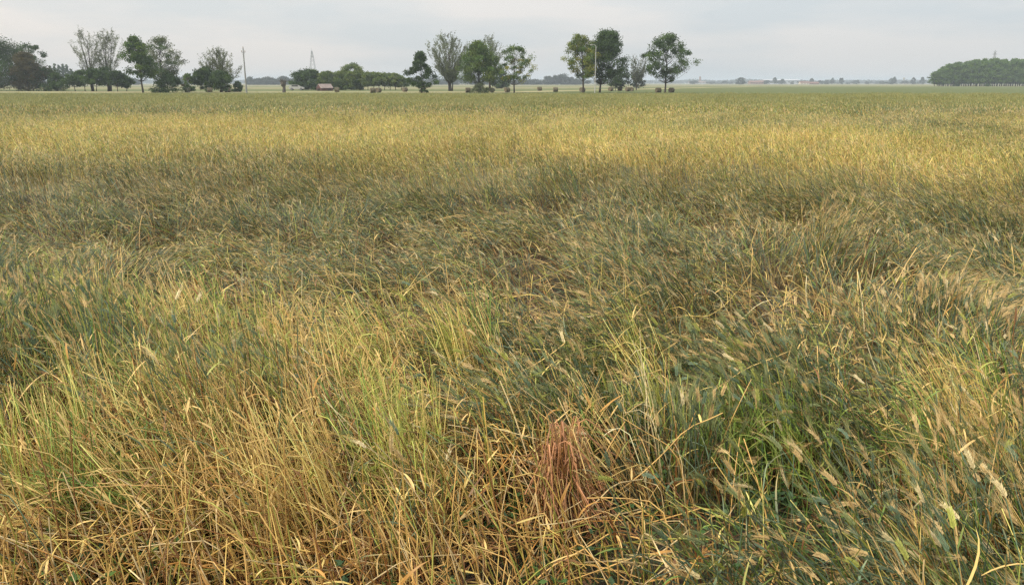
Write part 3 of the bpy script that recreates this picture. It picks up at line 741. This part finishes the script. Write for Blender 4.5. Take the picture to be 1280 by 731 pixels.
tree('broadleaf_shrub', 'dark shrub hiding the foot of the airy tree, right half', 274, 89, 114, 260, 288, 180, 'mound', DK1, 57, .05, 36, 90, cat='shrub')
tree('broadleaf_shrub', 'dark dome shaped clipped shrub beside the concrete pole', 296, 102, 114, 290, 303, 190, 'mound', DK1, 58, .02, 26, 110, .15, cat='shrub')
for i, (px, tp, wd_) in enumerate(((140, 97, 9), (165, 99, 10), (222, 97, 12), (240, 95, 14), (252, 97, 12), (313, 97, 6), (323, 99, 9), (334, 97, 9), (343, 100, 6), (355, 96, 7), (368, 99, 8), (10, 98, 20))):
    tree('distant_tree', 'faint bluish tree on the skyline behind the left half of the trees', px, tp, 106, px - wd_, px + wd_, 900, 'broad', BL, 60 + i, .05, 30, 60, .9, group='faint trees behind the left half')
# burnt looking stump
root = thing('pollard_stump', (*[XZ(354, 100, 178)[0], 178], -0.06), 'dark bare pollard stump, narrow foot and swollen head, alone in the field edge', 'tree stump')
m = MB(); m.bar((0, 0, 0), (0.1, 0, 1.1), .38, .30, 9); m.bar((0.1, 0, 1.1), (-.05, 0, 1.7), .30, .62, 9); m.bar((-.05, 0, 1.7), (-.05, 0, 2.2), .62, .5, 9); m.build('trunk', M_BARK, root)
m = MB()
for k in range(16):
    a = k * 2.4; m.bar((-.05 + .3 * math.cos(a), .3 * math.sin(a), 2.0), (-.05 + (.75 + .2 * (k % 3)) * math.cos(a), .7 * math.sin(a), 2.5 + .18 * (k % 4)), .09, .02, 4)
m.build('shoot_cluster', M_BARK, root)
GV = [[.13, .18, .045], [.16, .20, .05], [.10, .15, .04]]
# grove behind the shed
tree('broadleaf_tree', 'dark rounded tree at the left end of the grove behind the shed', 383, 87, 112, 367, 397, 240, 'broad', DK1 + MG[2:], 80, .06, 60, 90, .28)
tree('broadleaf_tree', 'dark conical tree between the rounded tree and the shed', 393, 88, 112, 384, 400, 236, 'egg', DK1, 81, .06, 40, 90, .28)
tree('broadleaf_tree', 'tallest domed tree standing above the middle of the grove', 440, 79, 112, 428, 454, 262, 'round', GV, 82, .1, 60, 100, .3)
GL = ['first', 'second', 'third', 'fourth', 'fifth', 'sixth', 'seventh', 'eighth', 'ninth', 'tenth', 'eleventh', 'twelfth', 'thirteenth', 'fourteenth', 'fifteenth']
for i in range(15):
    px = 403 + i * 7.0; tp = [90, 89, 91, 89, 88, 89, 89, 90, 90, 91, 91, 91, 92, 92, 94][i]
    tree('grove_tree', GL[i] + ' tree from the shed in the even clipped grove', px, tp + .4 * (i % 3), 113, px - 8.5, px + 8.5, 236 + (i * 7) % 5, 'mound', GV, 84 + i, .30 if i > 7 else .06, 44, 80, .26, group='even grove trees right of the shed')
# centre group
tree('broadleaf_tree', 'small dark ragged tree at the left of the central group', 526, 65, 117, 508, 542, 168, 'fir', DK1, 101, .16, 44, 110, .22, csz=.62)
tree('broadleaf_shrub', 'little dark bush around the foot of the ragged tree', 527, 102, 117, 521, 535, 166, 'column', DK1 + GY[:1], 102, .03, 20, 70, .15, cat='shrub')
tree('sparse_tree', 'large fan shaped grey tree with fine ascending limbs', 562, 42, 113, 530, 588, 212, 'drop', GY, 103, .17, 120, 60, .18, 1.1, .36, 1.0, nstem=4)
tree('sparse_tree', 'thin grey crown showing behind the yellowish green tree', 612, 45, 112, 592, 628, 222, 'drop', GY, 104, .2, 60, 56, .18, 1.1, .3, 1.0, nstem=2)
tree('broadleaf_tree', 'dense yellowish green tree with dark centre, middle of the central group', 598, 52, 116, 574, 622, 172, 'cone', MG + YG[2:], 105, .25, 95, 100, .22)
tree('broadleaf_shrub', 'grey green bush around the trunk of the dense yellowish tree', 601, 104, 116, 590, 611, 170, 'mound', GY, 106, .03, 24, 80, .15, cat='shrub')
tree('broadleaf_shrub', 'dark bushy tree low between the yellowish tree and the open round one', 624, 89, 112, 612, 636, 300, 'mound', DK1, 107, .03, 44, 90, .3, cat='shrub')
tree('broadleaf_tree', 'open round green tree at the right of the central group', 643, 57, 116, 619, 668, 172, 'round', MG + YG[1:2] + DK1[1:2], 108, .22, 62, 62, .2, csz=.75)
for i, (px, tp, wd_) in enumerate(((515, 98, 14), (545, 98, 16), (570, 97, 14), (588, 92, 10), (600, 96, 14), (655, 99, 14), (665, 101, 12), (685, 96, 7), (695, 95, 9), (703, 94, 9), (713, 97, 10), (722, 100, 12))):
    tree('distant_tree', 'faint bluish tree on the skyline behind the two middle groups', px, tp, 106, px - wd_, px + wd_, 950, 'broad', BL, 110 + i, .04, 30, 60, .95, group='faint trees behind the middle groups')
# right group
tree('broadleaf_tree', 'yellow green tree with a slim clear trunk left of the lamp post', 731, 42, 116, 706, 746, 172, 'egg', YG + MG[:1], 131, .27, 70, 70, .21, csz=.8)
tree('broadleaf_tree', 'tallest and darkest dense tree right of the lamp post', 752, 38, 116, 738, 783, 175, 'tall', DK1, 132, .17, 110, 100, .23)
tree('broadleaf_tree', 'small dark tree half behind the darkest dense tree', 770, 88, 112, 756, 788, 215, 'round', DK1 + BL, 133, .2, 36, 80, .24)
tree('sparse_tree', 'small pale airy tree between the dark tree and the lone tree', 797, 72, 111, 783, 812, 235, 'drop', [[.12, .14, .09], [.15, .16, .11]], 134, .25, 40, 50, .2, 1.1, .16, 1.0)
tree('broadleaf_shrub', 'little round shrub by the trunk of the pale airy tree', 799, 98, 110, 791, 806, 300, 'round', BL, 135, .1, 18, 70, .28, cat='shrub')
tree('broadleaf_tree', 'lone spreading dark green tree with short stout trunk on the right', 835, 43, 115, 807, 864, 174, 'round', DK1 + MG[:1], 136, .22, 78, 78, .22, csz=.85)

# ------------------------------------------------------------------ plantation at the right, real rows of trees
protos = []
for i in range(4):
    cr, wd = tree_mesh(14.6, 3.4, 2.3, 'column', 50, 90, .6, 1.25, [[.11, .19, .034], [.13, .21, .038], [.085, .15, .030]], 150 + i, .19)
    r0 = thing('plantation_tree', (0, 0, 0), 'slim straight tree in the even rows of the far right plantation', 'tree', 'plantation trees in rows at the far right')
    cr.build('crown', M_LEAF, r0); wd.build('trunk', M_BARK_ATTR, r0); protos.append(r0)
used = 0
for row in range(5):
    for k in range(27):
        px = 1169 + k * 5.6 + row * 3 + random.uniform(-.8, .8); D = 500 + row * 8 + random.uniform(-1, 1)
        edge = min(1.0, 0.52 + 0.48 * (1 - math.exp(-(px - 1166) / 20)))
        x = XZ(px, 100, D)[0]; s = edge * random.uniform(.80, 1.12)
        loc = (x, D, -0.06); rz = random.uniform(0, 6.28); sc3 = (random.uniform(.9, 1.15), 1, s)
        if used < 4:
            p = protos[used]; p.location = loc; p.rotation_euler = (0, 0, rz); p.scale = sc3
        else: copy_thing(protos[used % 4], loc, rz, sc3)
        used += 1
# a few dark shrubs in front of the plantation
for px, tp, w_ in ((1196, 104.5, 4), (1235, 104.8, 3)):
    tree('broadleaf_shrub', 'low dark shrub at the foot of the plantation, ' + ('left one' if px < 1210 else 'right one'), px, tp, 107, px - w_, px + w_, 485, 'mound', DK1, px, .02, 12, 60, .4, cat='shrub')

# far skyline right of the lone tree
dist = []
for i in range(3):
    cr, wd = tree_mesh(9, 5.0, .8, 'broad', 24, 60, 1.1, 1.5, BL, 170 + i, .3)
    r0 = thing('distant_tree', (0, 0, 0), 'tiny hazy tree on the far skyline right of the lone tree', 'tree', 'tiny hazy trees on the far skyline')
    cr.build('crown', M_LEAF, r0); wd.build('trunk', M_BARK_ATTR, r0); dist.append(r0)
spots = [(926, 100, 1150, 1.25, 1.0)]
for px in np.arange(864, 1166, 7.5):
    spots.append((px + random.uniform(-3, 3), 0, random.uniform(1250, 1900), random.uniform(.6, 1.7), random.uniform(.3, .7)))
for px in (1015, 1040, 1052, 1114, 1117, 1153, 1142, 968, 978): spots.append((px, 0, random.uniform(1200, 1400), .7, random.uniform(.9, 1.2)))
for i, (px, _, D, sw, sh) in enumerate(spots):
    loc = (XZ(px, 100, D)[0], D, -0.06); sc3 = (sw, sw, sh)
    if i < 3: p = dist[i]; p.location = loc; p.scale = sc3
    else: copy_thing(dist[i % 3], loc, random.uniform(0, 6.28), sc3)
dist[0]['label'] = 'tiny dark domed tree standing clear on the far skyline'; del dist[0]['group']
for c_ in COL.objects:
    if c_.parent is None and c_.get('group') is None and c_ is not dist[0] and str(c_.get('label', '')).startswith('tiny dark domed'):
        c_['label'] = 'tiny hazy tree on the far skyline right of the lone tree'; c_['group'] = 'tiny hazy trees on the far skyline'

# far continuous woods that read as one mass
B = Buf(); g = np.random.default_rng(5)
n = 60000
D = g.uniform(2300, 2700, n); px = g.uniform(-120, 1420, n)
X = (px - 640) / FPX * math.cos(PITCH) * D
ht = 4 + 7 * fbm(px * 0.03, D * 0.002, 3) + 3 * fbm(px * 0.2, D * 0.01, 7)
z = ht * g.random(n) ** .6
P = np.stack([X, D, z], 1); d = unit(g.normal(0, 1, (n, 3))) * 3.2
B.diamonds(P, P + d, np.full(n, 3.0), unit(g.normal(0, 1, (n, 3))), np.array([.045, .06, .035]) * g.uniform(.8, 1.2, (n, 1)))
tag(B.build('distant_wood', M_LEAF), 'continuous blue grey wood along the whole horizon', 'wood', kind='stuff')

# ------------------------------------------------------------------ buildings
def house(name, label, cat, px0, px1, ptop, D, depth, wallm, roofm, rise, ridge_x=True, nwin=3, door=False, rz=0.0, gable_door=False):
    x0, zt = XZ(px0, ptop, D); x1, _ = XZ(px1, ptop, D); W = x1 - x0; H = zt - rise
    r = thing(name, ((x0 + x1) / 2, D + depth / 2, -0.05), label, cat, None, rz)
    w_ = W / 2; d_ = depth / 2
    m = MB()
    if ridge_x:
        m.poly([(-w_, -d_, 0), (w_, -d_, 0), (w_, d_, 0), (-w_, d_, 0), (-w_, -d_, H), (w_, -d_, H), (w_, d_, H), (-w_, d_, H), (-w_, 0, H + rise * .97), (w_, 0, H + rise * .97)],
               [(0, 1, 5, 4), (2, 3, 7, 6), (1, 2, 6, 9, 5), (3, 0, 4, 8, 7)])
    else:
        m.poly([(-w_, -d_, 0), (w_, -d_, 0), (w_, d_, 0), (-w_, d_, 0), (-w_, -d_, H), (w_, -d_, H), (w_, d_, H), (-w_, d_, H), (0, -d_, H + rise * .97), (0, d_, H + rise * .97)],
               [(0, 1, 5, 8, 4), (2, 3, 7, 9, 6), (1, 2, 6, 5), (3, 0, 4, 7)])
    wl = m.build('wall', wallm, r)
    o = .03 * max(W, depth); th = max(.08, rise * .08)
    m = MB()
    if ridge_x:
        for s in (-1, 1):
            e = H - rise * (o / d_)
            m.poly([(-w_ - o, s * (d_ + o), e), (w_ + o, s * (d_ + o), e), (w_ + o, 0, H + rise), (-w_ - o, 0, H + rise),
                    (-w_ - o, s * (d_ + o), e + th), (w_ + o, s * (d_ + o), e + th), (w_ + o, 0, H + rise + th), (-w_ - o, 0, H + rise + th)],
                   [(0, 1, 2, 3), (4, 5, 6, 7), (0, 1, 5, 4), (1, 2, 6, 5), (3, 0, 4, 7)])
    else:
        for s in (-1, 1):
            e = H - rise * (o / w_)
            m.poly([(s * (w_ + o), -d_ - o, e), (s * (w_ + o), d_ + o, e), (0, d_ + o, H + rise), (0, -d_ - o, H + rise),
                    (s * (w_ + o), -d_ - o, e + th), (s * (w_ + o), d_ + o, e + th), (0, d_ + o, H + rise + th), (0, -d_ - o, H + rise + th)],
                   [(0, 1, 2, 3), (4, 5, 6, 7), (0, 1, 5, 4), (1, 2, 6, 5), (3, 0, 4, 7)])
    m.build('roof', roofm, r)
    for k in range(nwin):
        m = MB(); xx = -w_ + W * (k + .5 + .5 * door) / (nwin + .5 * door); m.box((xx, -d_ - .04, H * .55), (W / nwin * .3, .08, H * .28)); m.build('window', M_GLASS, r)
    if door:
        m = MB(); m.box((-w_ - .05, 0, H * .42), (.1, depth * .5, H * .84)) if gable_door else m.box((-w_ * .45, -d_ - .05, H * .42), (W * .36, .1, H * .82)); m.build('door', M_DARK, r)
    return r
# small shed: the red gable end faces us at the left, the pale roof slopes away right
house('shed', 'small weathered red shed with faded pink roof in front of the grove', 'shed', 396, 412, 105.3, 214, 3.0, M_REDW, M_TILE, 0.95, True, 1, True, .62, True)
house('farmhouse', 'long low pinkish farm building on the far skyline, furthest left of the row', 'farm building', 938, 958, 101.2, 1350, 14, M_WALL2, M_TILE2, 2.4, True, 6)
house('warehouse', 'wide pale grey hall with flat pitched roof on the far skyline', 'warehouse', 957, 1000, 99.4, 1500, 40, M_HALL, M_HALL, 1.6, True, 8)
house('farmhouse', 'brown roofed farmhouse with pale walls right of the grey hall', 'farmhouse', 1001, 1012, 102.0, 1150, 9, M_WALL, M_TILE2, 1.8, True, 3)
house('barn', 'long brown roofed barn adjoining the pale farmhouse on its right', 'barn', 1011, 1024, 102.6, 1160, 9, M_WALL2, M_TILE2, 1.8, True, 4)
house('farmhouse', 'tiny pale farmhouse in front of the haze left of the plantation', 'farmhouse', 1131, 1137, 103.0, 1500, 8, M_WALL, M_TILE, 1.6, True, 2)
house('farmhouse', 'wide pale building on the skyline below the church tower', 'farm building', 862, 882, 102.0, 1700, 12, M_HALL, M_TILE, 2.0, True, 5)
# church tower and water tower
r = thing('church_tower', (XZ(875, 100, 1750)[0], 1750, -0.05), 'slim church tower on the skyline right of the lone tree', 'tower')
m = MB(); m.box((0, 0, 6.5), (3.2, 3.2, 13)); m.box((0, 0, 13.2), (3.7, 3.7, .5)); m.build('wall', M_WALL2, r)
m = MB(); m.bar((0, 0, 13.45), (0, 0, 16), 2.2, .1, 4); m.build('roof', M_TILE2, r)
m = MB(); m.box((0, -1.65, 11), (1.0, .1, 2.0)); m.build('window', M_DARK, r)
r = thing('water_tower', (XZ(1130, 100, 1600)[0], 1600, -0.05), 'small water tower on the skyline left of the plantation', 'tower')
m = MB(); m.bar((0, 0, 0), (0, 0, 8), 1.0, .8, 8); m.build('shaft', M_CONC, r)
m = MB(); m.bar((0, 0, 8), (0, 0, 9), .9, 2.2, 10); m.bar((0, 0, 9), (0, 0, 11.5), 2.2, 2.2, 10); m.bar((0, 0, 11.5), (0, 0, 12.4), 2.2, .3, 10); m.build('tank', M_CONC, r)

# ------------------------------------------------------------------ poles, lamp and lattice masts
x, z = XZ(303.5, 57, 170)
r = thing('utility_pole', (x, 170, -0.06), 'tall grey concrete utility pole with insulators on top, left of centre', 'utility pole')
m = MB(); m.bar((0, 0, 0), (0, 0, z - .5), .19, .10, 10); m.build('pole', M_CONCD, r)
m = MB(); m.box((0, 0, z - 1.3), (.75, .09, .10)); m.bar((-.3, 0, z - 1.6), (0, 0, z - 1.9), .03); m.bar((.3, 0, z - 1.3), (0, 0, z - 1.9), .03); m.build('crossarm', M_STEEL, r)
for xx, zz_ in ((-.33, z - 1.25), (.33, z - 1.25), (0, z - .5)):
    m = MB(); m.bar((xx, 0, zz_), (xx, 0, zz_ + .14), .05, .09, 8); m.bar((xx, 0, zz_ + .14), (xx, 0, zz_ + .32), .09, .04, 8); m.build('insulator', M_PORC, r)
x, z = XZ(745, 56.5, 168)
r = thing('lamp_post', (x, 168, -0.06), 'thin pale lamp post with a short arm, between the two right hand trees', 'lamp post')
m = MB(); m.bar((0, 0, 0), (0, 0, z - .1), .11, .06, 10); m.build('pole', M_CONC, r)
m = MB(); m.bar((0, 0, z - .1), (-.35, 0, z + .08), .04); m.bar((-.35, 0, z + .08), (-.75, 0, z + .1), .04, .035); m.build('arm', M_CONC, r)
m = MB(); m.box((-.95, 0, z + .08), (.5, .2, .12)); m.box((-.95, 0, z), (.36, .14, .05)); m.build('lamp_head', M_CONC, r)

def mast(name, label, px, top, D, wb, arms):
    x, H = XZ(px, top, D); r = thing(name, (x, D, -.06), label, 'mast')
    m = MB(); br_ = MB(); n = 9
    def wd_(t): return wb * (1 - t) ** 1.0 * .5 + .25
    C4 = ((-1, -1), (1, -1), (1, 1), (-1, 1))
    for i in range(n):
        t0, t1 = i / n, (i + 1) / n; a, b = wd_(t0), wd_(t1)
        for k in range(4):
            c = C4[k]; d = C4[(k + 1) % 4]
            m.bar((c[0] * a, c[1] * a, t0 * H * .93), (c[0] * b, c[1] * b, t1 * H * .93), .10, .085, 4)
            br_.bar((c[0] * a, c[1] * a, t0 * H * .93), (d[0] * b, d[1] * b, t1 * H * .93), .045, .045, 4)
            br_.bar((d[0] * a, d[1] * a, t0 * H * .93), (c[0] * b, c[1] * b, t1 * H * .93), .045, .045, 4)
    m.build('corner_posts', M_STEEL, r); br_.build('bracing', M_STEEL, r)
    m = MB(); m.bar((0, 0, H * .9), (0, 0, H), .12, .04, 5); m.build('antenna', M_STEEL, r)
    for z_, w_ in arms:
        m = MB()
        for s in (-1, 1):
            m.bar((0, 0, z_ * H - .4), (s * w_, 0, z_ * H), .14, .08, 4); m.bar((0, 0, z_ * H + .7), (s * w_, 0, z_ * H), .10, .06, 4)
        m.build('crossarm', M_STEEL, r)
    return r
mast('lattice_mast', 'slender lattice mast rising behind the grove left of centre', 389.5, 60.5, 480, 4.6, ((.80, .9), (.87, .7)))
mast('lattice_mast', 'lattice power pylon rising above the plantation at the right', 1244.5, 61.5, 580, 3.0, ((.78, 1.3), (.86, 1.6), (.93, 1.1)))

# ------------------------------------------------------------------ bales
def bale_proto(px, D, rz, label):
    r = thing('round_bale', (XZ(px, 110, D)[0], D, -0.06), label, 'straw bale', 'round straw bales beyond the crop', rz)
    k = 20; rr = .52; h = .52; v = []; f = []
    for xx, sc in ((-h, .93), (-h + .07, 1), (-.2, 1.01), (.2, 1.01), (h - .07, 1), (h, .93)):
        for i in range(k):
            a = i * 2 * math.pi / k; q = rr * sc * (1 - .05 * (math.sin(a) < -.7))
            v.append((xx, q * math.cos(a), .49 + q * math.sin(a)))
    for j in range(5):
        for i in range(k): f.append((j * k + i, j * k + (i + 1) % k, (j + 1) * k + (i + 1) % k, (j + 1) * k + i))
    m = MB(); m.poly(v, f); m.build('body', M_BALE, r)
    for s in (-1, 1):
        m = MB(); m.poly([(s * h, rr * .93 * math.cos(i * 2 * math.pi / k), .49 + rr * .93 * math.sin(i * 2 * math.pi / k)) for i in range(k)] + [(s * (h - .03), 0, .49)],
                         [(i, (i + 1) % k, k) for i in range(k)]); m.build('end_face', M_BALE_END, r)
    return r
bales = [(234, 178, .5, 'round bale in front of the narrow olive bush'), (262, 178, .3, 'round bale under the left part of the airy tree'),
         (284, 180, .9, 'round bale between the airy tree and the dome shaped shrub'), (421, 185, .2, 'round bale just right of the red shed'),
         (466, 170, .4, 'left bale of the two touching bales before the grove'), (473, 176, 1.1, 'right and paler bale of the two touching before the grove'),
         (506, 190, .8, 'round bale at the right end of the grove'), (585, 176, .2, 'round bale between the fan shaped tree and the yellowish tree'),
         (615, 178, 1.3, 'round bale right of the bush under the yellowish tree'), (634, 182, .5, 'round bale just left of the open round tree'),
         (674.5, 215, .3, 'left small bale in the gap between the two middle groups'), (694.5, 190, .1, 'right larger bale in the gap between the two middle groups'),
         (728, 188, .6, 'round bale beside the slim trunk of the yellow green tree'), (763.5, 205, .9, 'round bale under the small dark half hidden tree'),
         (775, 215, .2, 'smaller bale right of the one under the small dark tree'), (785, 200, .5, 'left of two bales before the pale airy tree'),
         (789.5, 203, 1.2, 'right of two bales before the pale airy tree'), (823, 175, .3, 'dark bale left of the lone tree trunk'),
         (839.5, 177, .8, 'dark bale right of the lone tree trunk')]
b0 = None
for px, D, rz, lab in bales:
    if b0 is None: b0 = bale_proto(px, D, rz, lab)
    else: copy_thing(b0, (XZ(px, 110, D)[0], D, -0.06), rz, (1, 1, 1), lab)

# ------------------------------------------------------------------ parked cars by the shed
def car(px, D, rz, paint, label):
    r = thing('parked_car', (XZ(px, 110, D)[0], D, -0.06), label, 'car', None, rz)
    m = MB(); pf = [(-2.0, .35), (2.0, .35), (2.05, .75), (1.2, .95), (.55, 1.42), (-1.2, 1.45), (-1.95, .95), (-2.05, .6)]
    n = len(pf); v = [(a, -.82, b) for a, b in pf] + [(a, .82, b) for a, b in pf]
    m.poly(v, [tuple(range(n)), tuple(reversed(range(n, 2 * n)))] + [(i, (i + 1) % n, n + (i + 1) % n, n + i) for i in range(n)]); m.build('body', paint, r)
    m = MB()
    for s in (-1, 1): m.box((-.4, s * .825, 1.17), (1.7, .02, .32))
    m.build('side_window', M_GLASS, r)
    m = MB(); m.poly([(1.14, -.7, 1.02), (1.14, .7, 1.02), (.64, .62, 1.40), (.64, -.62, 1.40)], [(0, 1, 2, 3)]); m.build('windscreen', M_GLASS, r)
    for sx_ in (-1.25, 1.25):
        for s in (-1, 1):
            m = MB(); m.bar((sx_, s * .68, .32), (sx_, s * .86, .32), .32, .32, 14); wh = m.build('wheel', M_RUB, r)
            m = MB(); m.bar((sx_, s * .85, .32), (sx_, s * .88, .32), .19, .19, 10); m.build('rim', M_STEEL, wh)
    return r
car(390.5, 245, 1.45, M_WHITE, 'small white car parked against the left side of the shed')
car(371, 230, .1, M_SILV, 'silver car parked before the rounded tree left of the white car')

# ------------------------------------------------------------------ the air
m = MB(); m.box((0, 2900, 12.5), (10000, 6400, 30)); hz = m.build('haze', M_GLASS)
hz.data.materials.clear(); hm = bpy.data.materials.new('haze_air'); t = nodes(hm)
o_ = t.nodes.new('ShaderNodeOutputMaterial'); pv = t.nodes.new('ShaderNodeVolumePrincipled')
pv.inputs['Color'].default_value = (0.76, 0.86, 0.95, 1); pv.inputs['Density'].default_value = 0.00036
pv.inputs['Anisotropy'].default_value = 0.0
t.links.new(pv.outputs[0], o_.inputs['Volume']); hz.data.materials.append(hm)
tag(hz, 'thin pale haze over the whole plain', 'haze', kind='stuff')
import sys
print('faces', sum(len(o.data.polygons) for o in scene.objects if o.type == 'MESH' and not o.parent), 'objects', len(scene.objects))
